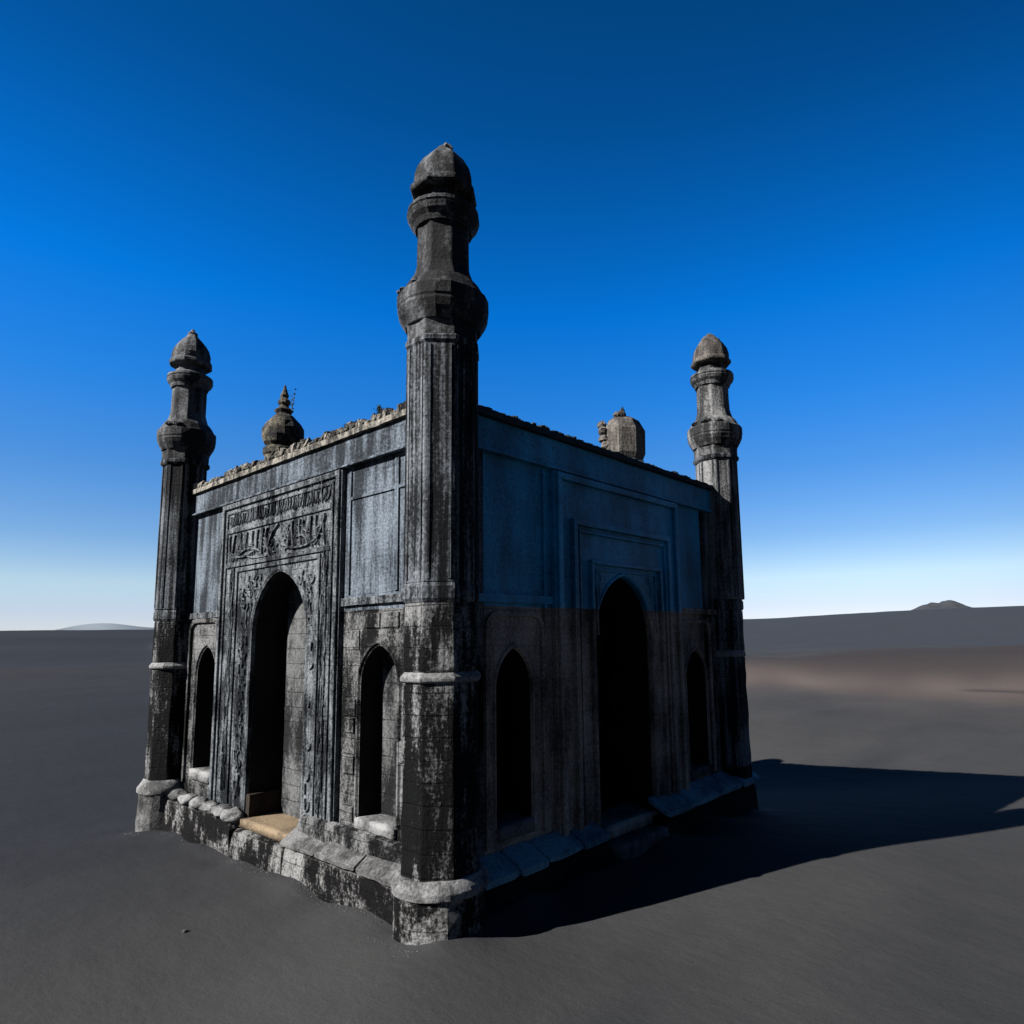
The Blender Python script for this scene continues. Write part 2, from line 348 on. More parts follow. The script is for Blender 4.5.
def mixc(fac, A, B, mode='MIX'):
    m_ = N(nt, 'ShaderNodeMix', data_type='RGBA', blend_type=mode)
    if isinstance(fac, float): m_.inputs['Factor'].default_value = fac
    else: L(fac, m_.inputs['Factor'])
    for i, q in ((6, A), (7, B)):
        if isinstance(q, tuple): m_.inputs[i].default_value = (*q, 1)
        else: L(q, m_.inputs[i])
    return m_.outputs[2]
big = nz(.11, 5, mapscale=(1, .45, 1), rot=R(20)); mid = nz(.35, 5, mapscale=(1, .5, 1), rot=R(35)); fine_ = nz(70, 4, rough=.8); speck = nz(260, 2)
base = mixc(rng(big.outputs[0], .38, .62, 0, 1), (0.0205, 0.0218, 0.0240), (0.0325, 0.0327, 0.0330))
base = mixc(rng(mid.outputs[0], .42, .62, 0, .6), base, (0.0348, 0.0352, 0.0362))
ab = N(nt, 'ShaderNodeAttribute', attribute_name='brown'); ap = N(nt, 'ShaderNodeAttribute', attribute_name='pale')
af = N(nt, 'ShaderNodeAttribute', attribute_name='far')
base = mixc(rng(af.outputs['Fac'], 0, 1, 0, .9), base, (0.0237, 0.0282, 0.0350))  # distance haze painted in as a bluish tint of the far sand
base = mixc(rng(ab.outputs['Fac'], 0, 1, 0, .75), base, (0.0249, 0.0198, 0.0188))
base = mixc(rng(ap.outputs['Fac'], 0, 1, 0, .85), base, (0.088, 0.072, 0.064))
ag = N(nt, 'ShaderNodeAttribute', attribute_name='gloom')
base = mixc(rng(ag.outputs['Fac'], 0, 1, 0, .85), base, (0.0065, 0.0080, 0.0118))  # left sand darkened in the colour, standing in for a vignette
asn = N(nt, 'ShaderNodeAttribute', attribute_name='haze_pale_sand')
base = mixc(asn.outputs['Fac'], base, (.15, .18, .21))  # whitish haze painted on the far hills, plus a pale sand streak
gr = rng(fine_.outputs[0], .3, .7, .72, 1.28)
gv = N(nt, 'ShaderNodeVectorMath', operation='SCALE'); L(base, gv.inputs[0]); L(gr, gv.inputs['Scale'])
sp = rng(speck.outputs[0], .35, .65, .8, 1.2)
gv2 = N(nt, 'ShaderNodeVectorMath', operation='SCALE'); L(gv.outputs[0], gv2.inputs[0]); L(sp, gv2.inputs['Scale'])
L(gv2.outputs[0], b.inputs['Base Color'])
rip = nz(1.1, 6, mapscale=(.7, 1.3, 1), rot=R(-25), rough=.6)
hh = N(nt, 'ShaderNodeMath', operation='MULTIPLY_ADD'); L(fine_.outputs[0], hh.inputs[0]); hh.inputs[1].default_value = .05; L(rip.outputs[0], hh.inputs[2])
bp = N(nt, 'ShaderNodeBump'); bp.inputs['Strength'].default_value = .42; bp.inputs['Distance'].default_value = .12; L(hh.outputs[0], bp.inputs['Height']); L(bp.outputs[0], b.inputs['Normal'])
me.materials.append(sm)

# distant rocky hill on the skyline
def hill(name, az, D, wid, ht, base_z, mat, seed, label):
    bm = bmesh.new(); cx = CAM.x+D*math.cos(R(az)); cy = CAM.y+D*math.sin(R(az)); n = 40; vs = {}
    for i in range(n+1):
        for j in range(n+1):
            u, v = i/n*2-1, j/n*2-1; rr = math.hypot(u, v)
            z = ht*max(0, 1-rr**1.7)*(0.75+.7*noise.noise(Vector((u*2.2+seed, v*2.2, 0)))+.3*noise.noise(Vector((u*6, v*6+seed, 1))))
            vs[i, j] = bm.verts.new((cx+u*wid, cy+v*wid, base_z+z-(6 if rr > 1 else 0)))
    for i in range(n):
        for j in range(n): bm.faces.new((vs[i, j], vs[i+1, j], vs[i+1, j+1], vs[i, j+1]))
    return tag(finish(bm, name, mat, smooth=True), label, kind='structure')
hill('hill', 100.1, 620, 33, 7.5, 18.2, plain('dark_hill_rock', (.014, .018, .024)), 3.1, 'small dark rocky hill on the skyline')

# ------------------------------------------------------------------ building
mosque = link(bpy.data.objects.new('mosque', None)); mosque.location = (0, 0, 0)
tag(mosque, 'square weathered black stone mosque with pointed arches and corner minarets standing on dark sand', 'mosque')
P = mosque
# facade openings (s, z)
doorL = arch(3.90, .84, .52, 3.30, 4.26); winL1 = arch(1.36, .40, .95, 2.62, 3.12); winL2 = arch(6.52, .40, .98, 2.62, 3.12)
doorR = arch(3.92, .80, .42, 3.15, 4.10); winR1 = arch(1.36, .33, .90, 2.55, 3.05); winR2 = arch(6.40, .38, .82, 2.40, 2.90)

def wall(F, L_, holes, t, mlow, mup, name='wall', s0=.0, zsplit=3.66):
    bm = bmesh.new()
    e = s0
    # lower and upper halves share one mesh, split at the string course only by material
    plate(bm, F, rect(e, L_-e, -.8, 5.98), holes, 0, -t)
    bmesh.ops.bisect_plane(bm, geom=bm.verts[:]+bm.edges[:]+bm.faces[:], plane_co=(0, 0, zsplit), plane_no=(0, 0, 1))
    for f in bm.faces:
        if f.calc_center_median().z > zsplit: f.material_index = 1
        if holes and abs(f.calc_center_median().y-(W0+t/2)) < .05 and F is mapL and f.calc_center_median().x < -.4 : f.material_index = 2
        if holes and F is mapR and abs(f.calc_center_median().x+W0+t/2) < .05: f.material_index = 2  # reveals take the near-black colour as painted shade
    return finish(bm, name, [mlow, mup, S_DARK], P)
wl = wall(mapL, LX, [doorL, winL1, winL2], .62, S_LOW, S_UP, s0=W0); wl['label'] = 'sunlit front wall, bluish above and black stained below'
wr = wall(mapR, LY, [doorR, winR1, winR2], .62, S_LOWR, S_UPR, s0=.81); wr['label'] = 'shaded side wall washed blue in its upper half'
wall(mapBackL, LY, [], .5, S_LOW, S_UP, s0=W0+.62)
wall(mapBackR, LX, [], .5, S_LOW, S_UP, s0=W0)
# interior
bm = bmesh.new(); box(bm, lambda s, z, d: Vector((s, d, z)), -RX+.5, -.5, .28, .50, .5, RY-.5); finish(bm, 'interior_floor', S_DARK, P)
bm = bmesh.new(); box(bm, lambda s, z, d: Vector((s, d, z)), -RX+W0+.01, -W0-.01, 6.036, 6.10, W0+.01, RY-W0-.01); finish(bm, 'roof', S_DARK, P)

# niche back walls on the sunlit side, cut short to leave their shaded part open black
def niche(F, c, w_, z0, z1, d, mat):
    bm = bmesh.new(); box(bm, F, c-w_, c+w_, z0, z1, -d-.10, -d); return finish(bm, 'niche_back', mat, P)
niche(mapL, 3.78, .715, .30, 4.24, .40, S_NICHE)
finish(rough_box(mapL, 4.62, 4.735, .50, .86, -.50, .05, cell=.1, amp=.01, seed=9), 'jamb_base', S_BROWN, P)
niche(mapL, 1.315, .345, .60, 3.10, .26, S_NICHE)
# thresholds
bm = rough_box(mapL, 3.07, 4.73, .42, .53, -.55, .17, cell=.1, amp=.006, seed=4); finish(bm, 'threshold', S_TAN, P, smooth=True)
bm = rough_box(mapR, 3.12, 4.72, .20, .46, -.6, .10, cell=.12, amp=.015, seed=5); finish(bm, 'threshold', S_LOWR, P, smooth=True)
bm = rough_box(mapR, 3.15, 4.44, -.3, .30, .11, .42, cell=.12, amp=.015, seed=6); o = finish(bm, 'door_step', S_LEDGE, P, smooth=True)
# window sills
for F, c, w_, z, mt in ((mapL, 1.36, .40, .95, S_CAP), (mapL, 6.52, .40, .98, S_CAP), (mapR, 1.36, .33, .90, S_LEDGE), (mapR, 6.40, .38, .82, S_LEDGE)):
    bm = rough_box(F, c-w_-.0, c+w_+.0, z-.14, z+.02, -.50, .05, cell=.09, amp=.010, seed=c); finish(bm, 'window_sill', mt, P, smooth=True)

# central projecting blocks
bm = bmesh.new(); plate(bm, mapP, rect(2.22, 5.98, .1, 5.56), [arch(3.90, .842, .50, 3.30, 4.262)], .12, .001)
bmesh.ops.bisect_plane(bm, geom=bm.verts[:]+bm.edges[:]+bm.faces[:], plane_co=(0, 0, 3.3), plane_no=(0, 0, 1))
for f in bm.faces:
    if f.calc_center_median().z > 3.3: f.material_index = 1
finish(bm, 'portal_panel', [S_CARVE, S_CARVE], P, bevel=.012)
bm = bmesh.new(); plate(bm, mapR, rect(2.17, 5.72, .1, 5.52), [arch(3.92, .802, .40, 3.15, 4.102)], .09, .001)
bmesh.ops.bisect_plane(bm, geom=bm.verts[:]+bm.edges[:]+bm.faces[:], plane_co=(0, 0, 3.66), plane_no=(0, 0, 1))
for f in bm.faces:
    if f.calc_center_median().z > 3.66: f.material_index = 1
finish(bm, 'portal_panel', [S_LOWR, S_UPR], P, bevel=.012)

def split_mat(bm, z):
    bmesh.ops.bisect_plane(bm, geom=bm.verts[:]+bm.edges[:]+bm.faces[:], plane_co=(0, 0, z), plane_no=(0, 0, 1))
    for f in bm.faces:
        if f.calc_center_median().z > z: f.material_index = 1
# mouldings: sunlit facade
bm = bmesh.new()
uframe(bm, mapP, 2.24, 5.96, .60, 5.55, .085, .121, .19)
uframe(bm, mapP, 2.40, 5.80, .60, 5.42, .05, .121, .165)
uframe(bm, mapP, 2.70, 5.36, .62, 4.42, .07, .121, .175)
box(bm, mapP, 2.46, 5.74, 5.03, 5.12, .121, .17)
box(bm, mapP, 2.46, 5.74, 4.44, 4.51, .121, .18)
split_mat(bm, 3.3); finish(bm, 'portal_moulding', [S_CARVE, S_CARVE], P, bevel=.012)
# arch moulding ribbons
def arch_mould(F, c, w_, zb, zs, za, wid, d0, d1, mats, name='arch_moulding', z=3.3):
    bm = bmesh.new(); o1 = arch(c, w_+wid, zb, zs, za+wid*1.2, 12); i1 = arch(c, w_, zb-.0, zs, za, 12)
    n = len(o1); A = o1[1:]+o1[:1]; B = i1[1:]+i1[:1]     # open path right foot -> apex -> left foot
    sec = [[bm.verts.new(F(a[0], a[1], d0)), bm.verts.new(F(a[0]*.7+b_[0]*.3, a[1]*.7+b_[1]*.3, d1)), bm.verts.new(F(a[0]*.3+b_[0]*.7, a[1]*.3+b_[1]*.7, d1)), bm.verts.new(F(b_[0], b_[1], d0))] for a, b_ in zip(A, B)]
    for p, q in zip(sec, sec[1:]):
        for k in range(3): bm.faces.new((p[k], p[k+1], q[k+1], q[k]))
        bm.faces.new((p[3], p[0], q[0], q[3]))
    bm.faces.new(sec[0]); bm.faces.new(sec[-1][::-1])
    split_mat(bm, z); return finish(bm, name, mats, P)
arch_mould(mapP, 3.90, .85, .62, 3.30, 4.27, .07, .121, .15, [S_CARVE, S_CARVE])
arch_mould(mapR, 3.92, .81, .50, 3.15, 4.11, .05, .091, .11, [S_LOWR, S_UPR], z=3.66)
for F, c, w_, z0, zs, za, mt in ((mapL, 1.36, .40, .98, 2.62, 3.12, S_LOW), (mapL, 6.52, .40, 1.0, 2.62, 3.12, S_LOW), (mapR, 1.36, .33, .92, 2.55, 3.05, S_LOWR), (mapR, 6.40, .38, .84, 2.40, 2.90, S_LOWR)):
    arch_mould(F, c, w_+.01, z0, zs, za+.01, .06, .001, .03, [mt, mt], z=3.9)
# round-cornered frames round the windows
def round_frame(F, s0, s1, z0, z1, wid, d0, d1, mat, rc=.22):
    bm = bmesh.new(); outer, inner = [], []
    def path(a0, a1, zz, r_):
        p = [(a0, z0)]
        for i in range(6): t = math.pi-math.pi/2*i/5; p.append((a0+r_+r_*math.cos(t), zz-r_+r_*math.sin(t)))
        for i in range(6): t = math.pi/2-math.pi/2*i/5; p.append((a1-r_+r_*math.cos(t), zz-r_+r_*math.sin(t)))
        p.append((a1, z0)); return p
    A = path(s0, s1, z1, rc); B = path(s0+wid, s1-wid, z1-wid, rc-wid*.5)
    sec = [[bm.verts.new(F(a[0], a[1], d0)), bm.verts.new(F(a[0], a[1], d1)), bm.verts.new(F(b_[0], b_[1], d1)), bm.verts.new(F(b_[0], b_[1], d0))] for a, b_ in zip(A, B)]
    for p, q in zip(sec, sec[1:]):
        for k in range(3): bm.faces.new((p[k], p[k+1], q[k+1], q[k]))
        bm.faces.new((p[3], p[0], q[0], q[3]))
    bm.faces.new(sec[0]); bm.faces.new(sec[-1][::-1])
    return finish(bm, 'window_surround', mat, P)
round_frame(mapL, 6.00, 7.28, .75, 3.62, .07, .001, .045, S_LOW)
round_frame(mapR, .82, 1.98, .70, 3.52, .06, .001, .035, S_LOWR)
round_frame(mapR, 5.80, 7.02, .70, 3.45, .06, .001, .035, S_LOWR)
# ashlar blocks standing slightly proud round the right-hand window of the sunlit side
rd = random.Random(3)
z = .70
while z < 3.5:
    hgt = rd.uniform(.17, .28)
    for s0, s1 in ((.52, .92), (1.80, 2.16)):
        if rd.random() < .7:
            a = s0+rd.uniform(0, .08); b2 = s1-rd.uniform(0, .10)
            bm = bmesh.new(); box(bm, mapL, a, b2, z, z+hgt-.02, .001, rd.uniform(.008, .03)); finish(bm, 'ashlar_block', S_LOW, P, bevel=.008)
    if z > 3.2:
        for s0 in (.95, 1.35): bm = bmesh.new(); box(bm, mapL, s0, s0+rd.uniform(.25, .38), z, z+hgt*.8, .001, .02); finish(bm, 'ashlar_block', S_LOW, P, bevel=.008)
    z += hgt
# mouldings: shaded facade
bm = bmesh.new()
uframe(bm, mapR, 2.19, 5.70, .55, 5.50, .10, .091, .15)
uframe(bm, mapR, 2.54, 5.37, .55, 4.87, .09, .091, .16)
uframe(bm, mapR, 2.70, 5.24, .55, 4.72, .04, .091, .135)
uframe(bm, mapR, 2.98, 5.06, .55, 4.30, .06, .091, .15)
uframe(bm, mapR, 3.14, 4.90, 3.2, 4.18, .03, .091, .12)
split_mat(bm, 3.66); finish(bm, 'portal_moulding', [S_LOWR, S_UPR], P, bevel=.01)
# string courses, friezes, cornices
for F, a, b2, zz, mt in ((mapL, .30, 2.20, 3.70, S_CARVE), (mapL, 6.0, 7.50, 3.68, S_CARVE), (mapR, .30, 2.16, 3.68, S_UPR), (mapR, 5.73, 7.3, 3.60, S_LOWR)):
    bm = rough_box(F, a, b2, zz-.05, zz+.05, .001, .05, cell=.1, amp=.008, seed=zz); finish(bm, 'string_course', mt, P, smooth=False)
bm = bmesh.new(); box(bm, mapL, .25, 7.55, 5.60, 5.975, .001, .055); box(bm, mapL, .25, 7.55, 5.565, 5.598, .001, .10); finish(bm, 'frieze', S_UP, P, bevel=.01)
bm = bmesh.new(); box(bm, mapR, .25, 7.40, 5.58, 5.975, .001, .06); box(bm, mapR, .25, 7.40, 5.535, 5.578, .001, .10); finish(bm, 'frieze', S_UPR, P, bevel=.01)
bm = rough_box(mapL, .2, 7.6, 5.98, 6.06, -.3, .11, cell=.12, amp=.012, seed=2); finish(bm, 'cornice', S_PARAPET, P)
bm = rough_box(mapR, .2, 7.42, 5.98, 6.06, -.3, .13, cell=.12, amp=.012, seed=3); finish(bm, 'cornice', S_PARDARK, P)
# upper panels in side bays (shallow frames), with worn pilaster lines
bm = bmesh.new()
for s in (.66, .98, 1.02, 2.06): box(bm, mapL, s, s+.035, 3.80, 5.50, .001, .025)
box(bm, mapL, .70, 2.09, 5.10, 5.14, .001, .022)
finish(bm, 'bay_moulding', S_UP, P)
bm = bmesh.new()
for s in (1.98,): box(bm, mapR, s, s+.05, .7, 5.50, .001, .04)
split_mat(bm, 3.66); finish(bm, 'bay_moulding', [S_LOWR, S_UPR], P); bm = bmesh.new()
for s in (5.80,): box(bm, mapR, s, s+.05, 3.7, 5.50, .001, .04)
split_mat(bm, 3.66); finish(bm, 'bay_moulding', [S_LOWR, S_UPR], P)

# parapets: crumbling pale rubble over the sunlit side, small dark teeth over the other
rd = random.Random(11)
def rubble(F, a, b2, z0, hmin, hmax, d0, d1, step, mat, name, jag=1.0):
    bm = bmesh.new(); s = a
    while s < b2:
        for row in range(2):
            wd = step*rd.uniform(.5, 1.5); hh_ = rd.uniform(hmin, hmax); dd = d0+(d1-d0)*(.28 if row else .78)+rd.uniform(-.03, .03)
            sz = Vector((wd*.55, hh_, .075)); seed = rd.random()*50
            t = bmesh.ops.create_icosphere(bm, subdivisions=1, radius=1)
            for v in t['verts']:
                q = v.co.copy(); q += noise.noise_vector(q*1.5+Vector((seed, 0, 0)))*.45*jag
                v.co = F(s+q.x*sz.x, z0+q.z*sz.y*.6+hh_*.3, dd+q.y*sz.z)
        s += step*.62
    return finish(bm, name, mat, P)
rubble(mapL, .38, 7.5, 6.06, .07, .20, -.18, .08, .062, S_PARAPET, 'parapet', 1.2)
rubble(mapL, .38, 7.5, 6.06, .05, .13, -.30, -.15, .10, S_PARAPET, 'parapet', 1.2)
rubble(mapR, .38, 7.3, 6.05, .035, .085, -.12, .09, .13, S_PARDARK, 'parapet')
rubble(mapBackL, .38, 7.3, 6.03, .05, .12, -.25, .0, .14, S_PARAPET, 'parapet')
rubble(mapBackR, .38, 7.4, 6.03, .05, .12, -.25, .0, .14, S_PARAPET, 'parapet')

# carved relief of the portal
rd = random.Random(5)
bm = bmesh.new()
s = 2.55
while s < 5.7:                                     # upper band: fine slanting strokes
    l = rd.uniform(.15, .30); z0 = 5.14+rd.uniform(0, .05); sl = rd.uniform(-.02, .10)
    stroke(bm, mapP, curve((s, z0), (s-sl*1.2, z0+l*.5), (s-sl, z0+l-.02), 3), rd.uniform(.015, .04), .121, .155+rd.uniform(0, .015))
    s += rd.uniform(.025, .06)
finish(bm, 'carved_band', S_CARVE, P)
bm = bmesh.new(); d0, d1 = .121, .178
for s, l in ((5.62, .26), (5.44, .30), (5.22, .28), (5.00, .30), (4.80, .32), (4.62, .36), (4.44, .42), (3.30, .40), (2.98, .44), (2.84, .44), (2.62, .46), (3.52, .38)):
    stroke(bm, mapP, curve((s, 4.99), (s+.05, 4.99-l*.5), (s+rd.uniform(-.08, .08), 4.99-l), 4), .045, d0, d1)
for p in (((4.30, 4.98), (4.45, 4.72), (4.05, 4.56)), ((3.95, 5.00), (4.35, 4.80), (4.20, 4.54)), ((4.05, 4.80), (3.75, 4.62), (3.45, 4.56)), ((3.85, 4.98), (3.55, 4.80), (3.62, 4.58)),
          ((3.70, 4.60), (3.10, 4.52), (2.78, 4.66)), ((3.40, 4.72), (3.15, 4.80), (3.05, 4.60)), ((5.66, 4.70), (5.20, 4.50), (4.70, 4.66)), ((5.30, 4.62), (4.95, 4.80), (4.50, 4.62)),
          ((5.00, 4.60), (4.80, 4.52), (4.30, 4.53)), ((3.20, 4.96), (3.25, 4.80), (3.00, 4.76)), ((2.78, 4.66), (2.66, 4.80), (2.60, 4.96))):
    stroke(bm, mapP, curve(*p, 7), .055, d0, d1+.01)
for i in range(60):
    s_ = rd.uniform(2.6, 5.6); z_ = rd.uniform(4.54, 4.86); stroke(bm, mapP, curve((s_, z_), (s_+rd.uniform(-.15, .15), z_+rd.uniform(.0, .1)), (s_+rd.uniform(-.12, .12), z_+rd.uniform(.02, .14)), 5), rd.uniform(.02, .04), d0, d1-.012)
finish(bm, 'inscription', S_CARVE, P)
# leaf-like relief on the spandrels and jamb strips
bm = bmesh.new()
def inside_door(s, z):
    return abs(s-3.9) < .97 and z < 3.3 or (z >= 3.3 and abs(s-3.9) < 1.03-(z-3.3)*.62+.02 and z < 4.40)
for i in range(900):
    s = rd.uniform(2.90, 5.10); z = rd.uniform(.75, 4.25)
    l = rd.uniform(.06, .17); sl = rd.uniform(-.09, .09)
    if any(inside_door(s+k*sl, z+k*l) for k in (0, .5, 1)) or z+l > 4.27: continue
    stroke(bm, mapP, curve((s, z), (s+sl*1.5, z+l*.5), (s+sl, z+l), 4), rd.uniform(.022, .055), .121, .168)
for i in range(320):
    side = rd.choice((2.50, 5.42)); s = side+rd.uniform(.02, .16); z = rd.uniform(.8, 4.3); l = rd.uniform(.12, .35)
    stroke(bm, mapP, curve((s, z), (s+rd.uniform(-.04, .04), z+l*.5), (s, z+l), 3), rd.uniform(.02, .05), .121, .160)
split_mat(bm, 3.3); finish(bm, 'carved_foliage', [S_CARVE, S_CARVE], P)
bm = bmesh.new()
for s, z, l in ((3.20, 3.75, .3), (3.12, 3.9, .2), (4.75, 3.8, .3), (4.86, 3.7, .35), (4.68, 4.0, .12), (3.25, 4.0, .12), (4.95, 3.9, .2)):
    stroke(bm, mapR, curve((s, z), (s+.05, z+l*.5), (s-.02, z+l), 4), .05, .091, .115)
finish(bm, 'carved_foliage', S_UPR, P)

# ---- plinths
PB = -.75
def plinth(F, s0, s1, ztop, dout, mat, seed, din=.0, amp=.022):
    return finish(rough_box(F, s0, s1, PB, ztop, din, dout, cell=.10, amp=amp, seed=seed, rnd=.05), 'plinth', mat, P, smooth=False)
plinth(mapL, .35, 3.12, .46, .31, S_PLINTH, 1)
plinth(mapL, 3.13, 4.70, .41, .30, S_PLINTH, 12, amp=.012)
plinth(mapL, 4.71, 7.45, .50, .30, S_PLINTH, 2)
plinth(mapL, .40, 3.05, .86, .16, S_LOW, 14, din=.002, amp=.015)      # sloping upper tier
plinth(mapR, .35, 3.10, .40, .33, S_NEARBLACK, 3)
plinth(mapR, 4.50, 8.08, .40, .36, S_NEARBLACK, 4)
plinth(mapBackL, .35, 7.2, .5, .3, S_PLINTH, 5); plinth(mapBackR, .35, 7.3, .5, .3, S_PLINTH, 6)
# cap stones
rd = random.Random(21)
def caps(F, s0, s1, zt, dout, h, mat, lw=(.45, .8), slope=.06, ragged=0, din=-.0):
    s = s0; i = 0
    while s < s1-.12:
        l = min(rd.uniform(*lw), s1-s); k = rd.uniform(-.012, .012)
        bm = rough_box(F, s+.006, s+l-.006, zt+k, zt+h+k+rd.uniform(0, .02), din, dout+rd.uniform(-.02, .02), cell=.07, amp=.009+ragged, seed=s*3+zt, rnd=.012+ragged)
        if slope:
            inv = (lambda v: W0-v.co.y) if F is mapL else (lambda v: v.co.x+W0)
            for v in bm.verts:
                d = inv(v)
                if v.co.z > zt+h*.4: v.co.z += slope*(1-d/dout)*1.2
        finish(bm, 'cap_stone', mat, P, bevel=.01); s += l; i += 1
caps(mapL, .42, 3.13, .46, .33, .055, S_LEDGE, lw=(.8, 1.4), slope=.16)
caps(mapR, .42, 3.10, .42, .37, .07, S_CAPR, slope=.14)
caps(mapR, 4.50, 8.10, .40, .41, .08, S_CAPR, lw=(.8, 1.3), slope=.15)
# knobbly boulders on the plinth left of the door
for s in (4.86, 5.22, 5.62, 6.06, 6.52, 6.98):
    bm = bmesh.new(); bmesh.ops.create_icosphere(bm, subdivisions=3, radius=1)
    rx = rd.uniform(.19, .23)
    for v in bm.verts:
        q = v.co + noise.noise_vector(v.co*1.4+Vector((s*4, 0, 0)))*.35
        v.co = mapL(s+q.x*rx, .56+q.z*.10, .19+q.y*.14)
    finish(bm, 'coping_stone', S_CAP, P, smooth=True)

# ------------------------------------------------------------------ minarets
PROF_UP = None
def zA(y): return y
def minaret(x, y, kind, variant):
    root = link(bpy.data.objects.new('minaret', None), P); root.location = (x, y, 0)
    rot = R(22.5); UPM = S_PALE if variant == 2 else S_SHAFTUP; SHM = S_PALE if variant == 2 else S_SHAFT
    def part(prof, n, mat, name, parent=root, jit=.006, smooth=False, bevel=0, seed=0, rot_=rot, split=None):
        # subdivide profile for wear
        pr = []
        for (z0, r0), (z1, r1) in zip(prof, prof[1:]):
            k = max(1, int(abs(z1-z0)/.18))
            for i in range(k): pr.append((z0+(z1-z0)*i/k, r0+(r1-r0)*i/k))
        pr.append(prof[-1])
        bm = bmesh.new(); lathe(bm, pr, n, rot_, jit=jit, seed=seed+variant*3)
        o = finish(bm, name, mat, parent, smooth=smooth, bevel=bevel); return o
    R_ = 1/math.cos(math.pi/8)       # flat-to-flat radius -> vertex radius
    # pedestal
    if kind == 'square':
        part([(PB, .36), (.84, .37)], 8, S_NEARBLACK, 'pedestal', jit=.01, seed=1)
    elif kind == 'round':
        part([(PB, .50), (.0, .47), (.60, .46), (.66, .47)], 20, S_LEDGE, 'pedestal', jit=.03, seed=1)
        part([(.66, .47), (.70, .495), (.78, .49), (.84, .44), (.90, .40)], 20, S_CAP, 'pedestal_cap', jit=.015, smooth=True, seed=2)
    else:
        part([(PB, .50), (.60, .485), (.68, .485)], 20, S_PLINTH, 'pedestal', jit=.022, seed=1)
        part([(.68, .49), (.69, .512), (.76, .515), (.79, .495), (.86, .438)], 28, S_CAP, 'pedestal_cap', jit=.006, seed=2, bevel=.01)
    rl = .430 if kind == 'oct' else (.385 if kind == 'round' else .365); SL = S_SHAFTLOW if kind != 'square' else S_SHAFT
    ru = .430 if variant == 0 else (.41 if variant == 2 else .40)
    part([(.84, rl), (2.82, rl-.005)], 8, SL, 'lower_shaft', jit=.018, bevel=.02, seed=3)
    part([(2.82, rl), (2.84, rl+(.03 if kind != 'square' else .004)), (2.88, rl+(.035 if kind != 'square' else .004)), (2.94, rl-.02)], 8 if kind == 'oct' else 16, S_CAP, 'ledge', jit=.006, seed=4, bevel=.01)
    part([(2.94, rl-.005), (3.68, rl-.01)], 8, SL, 'middle_shaft', jit=.012, bevel=.015, seed=5)
    part([(3.68, rl-.005), (3.72, rl+.015), (3.85, rl+.015), (3.89, rl-.01)], 8, S_SHAFT, 'band', jit=.006, seed=6)
    if variant == 3:      # unseen minaret, made a stump so its shadow stays short
        part([(3.89, ru-.002), (5.9, ru-.005), (6.1, ru-.04), (6.2, ru-.16)], 8, S_SHAFT, 'upper_shaft', jit=.03, seed=7); return root
    part([(3.89, ru-.002), (6.62, ru-.005)], 8, SHM, 'upper_shaft', jit=.006, bevel=.012, seed=7)
    # raised vertical fillets on the shaft faces
    for k in range(8):
        a = math.pi/4*k; n_ = Vector((math.cos(a), math.sin(a), 0)); t_ = Vector((-n_.y, n_.x, 0)); rf = (ru-.005)*math.cos(math.pi/8)
        for off in (-.115, .115):
            bm = bmesh.new(); vs = []
            for zz in (3.93, 6.58):
                for q, dd in ((-.014, -.01), (.014, -.01), (.014, .013), (-.014, .013)): vs.append(bm.verts.new(n_*(rf+dd)+t_*(off+q)+Vector((0, 0, zz))))
            for i in range(4): bm.faces.new((vs[i], vs[(i+1) % 4], vs[4+(i+1) % 4], vs[4+i]))
            bm.faces.new(vs[:4]); bm.faces.new(vs[4:])
            finish(bm, 'fillet', S_SHAFT, root)
    part([(6.60, .425), (6.63, .448), (6.68, .448), (6.70, .43)], 8, S_SHAFT, 'neck_ring', jit=.004, seed=8)
    part([(6.70, .425), (6.82, .425), (6.90, .44)], 8, UPM, 'neck', jit=.006, seed=9, bevel=.01)
    bal = part([(6.88, .44), (6.94, .47), (7.00, .505), (7.08, .535), (7.10, .525), (7.13, .54), (7.27, .54), (7.30, .50), (7.40, .445), (7.47, .39)], 20, UPM, 'balcony', jit=.010, seed=10, bevel=.010)
    rdm = random.Random(variant*17+3)
    for k in range(6 if variant else 3):
        a = rdm.uniform(3.2, 5.8) if k < 4 else rdm.uniform(0, 6.28); bm = bmesh.new(); bmesh.ops.create_icosphere(bm, subdivisions=2, radius=1)
        sx = rdm.uniform(.05, .10)
        for v in bm.verts:
            q = v.co+noise.noise_vector(v.co*1.3+Vector((k*5, variant*3, 0)))*.5
            v.co = Vector((math.cos(a)*.46+q.x*sx, math.sin(a)*.46+q.y*sx, 7.34+q.z*.04))
        finish(bm, 'rim_stone', S_SHAFTUP, bal)
    part([(7.38, .42), (7.48, .38), (7.58, .345), (7.66, .325), (8.12, .32), (8.20, .34)], 8, UPM, 'lantern', jit=.008, seed=11, bevel=.014)
    part([(8.15, .34), (8.21, .365), (8.26, .41), (8.32, .435), (8.34, .41), (8.36, .43), (8.40, .425), (8.43, .36), (8.47, .30)], 24, UPM, 'upper_ring', jit=.010, seed=12, smooth=False)
    part([(8.44, .295), (8.54, .27), (8.64, .265)], 8, UPM, 'dome_neck', jit=.006, seed=13)
    dome = part([(8.60, .28), (8.61, .375), (8.64, .41), (8.69, .405), (8.73, .372), (8.84, .368), (8.95, .335), (9.06, .275), (9.14, .21), (9.21, .14), (9.26, .10), (9.29, .07)], 8 if variant != 1 else 12, S_SHAFTUP if variant != 2 else S_CUP, 'dome', jit=.022, seed=14, bevel=.02)
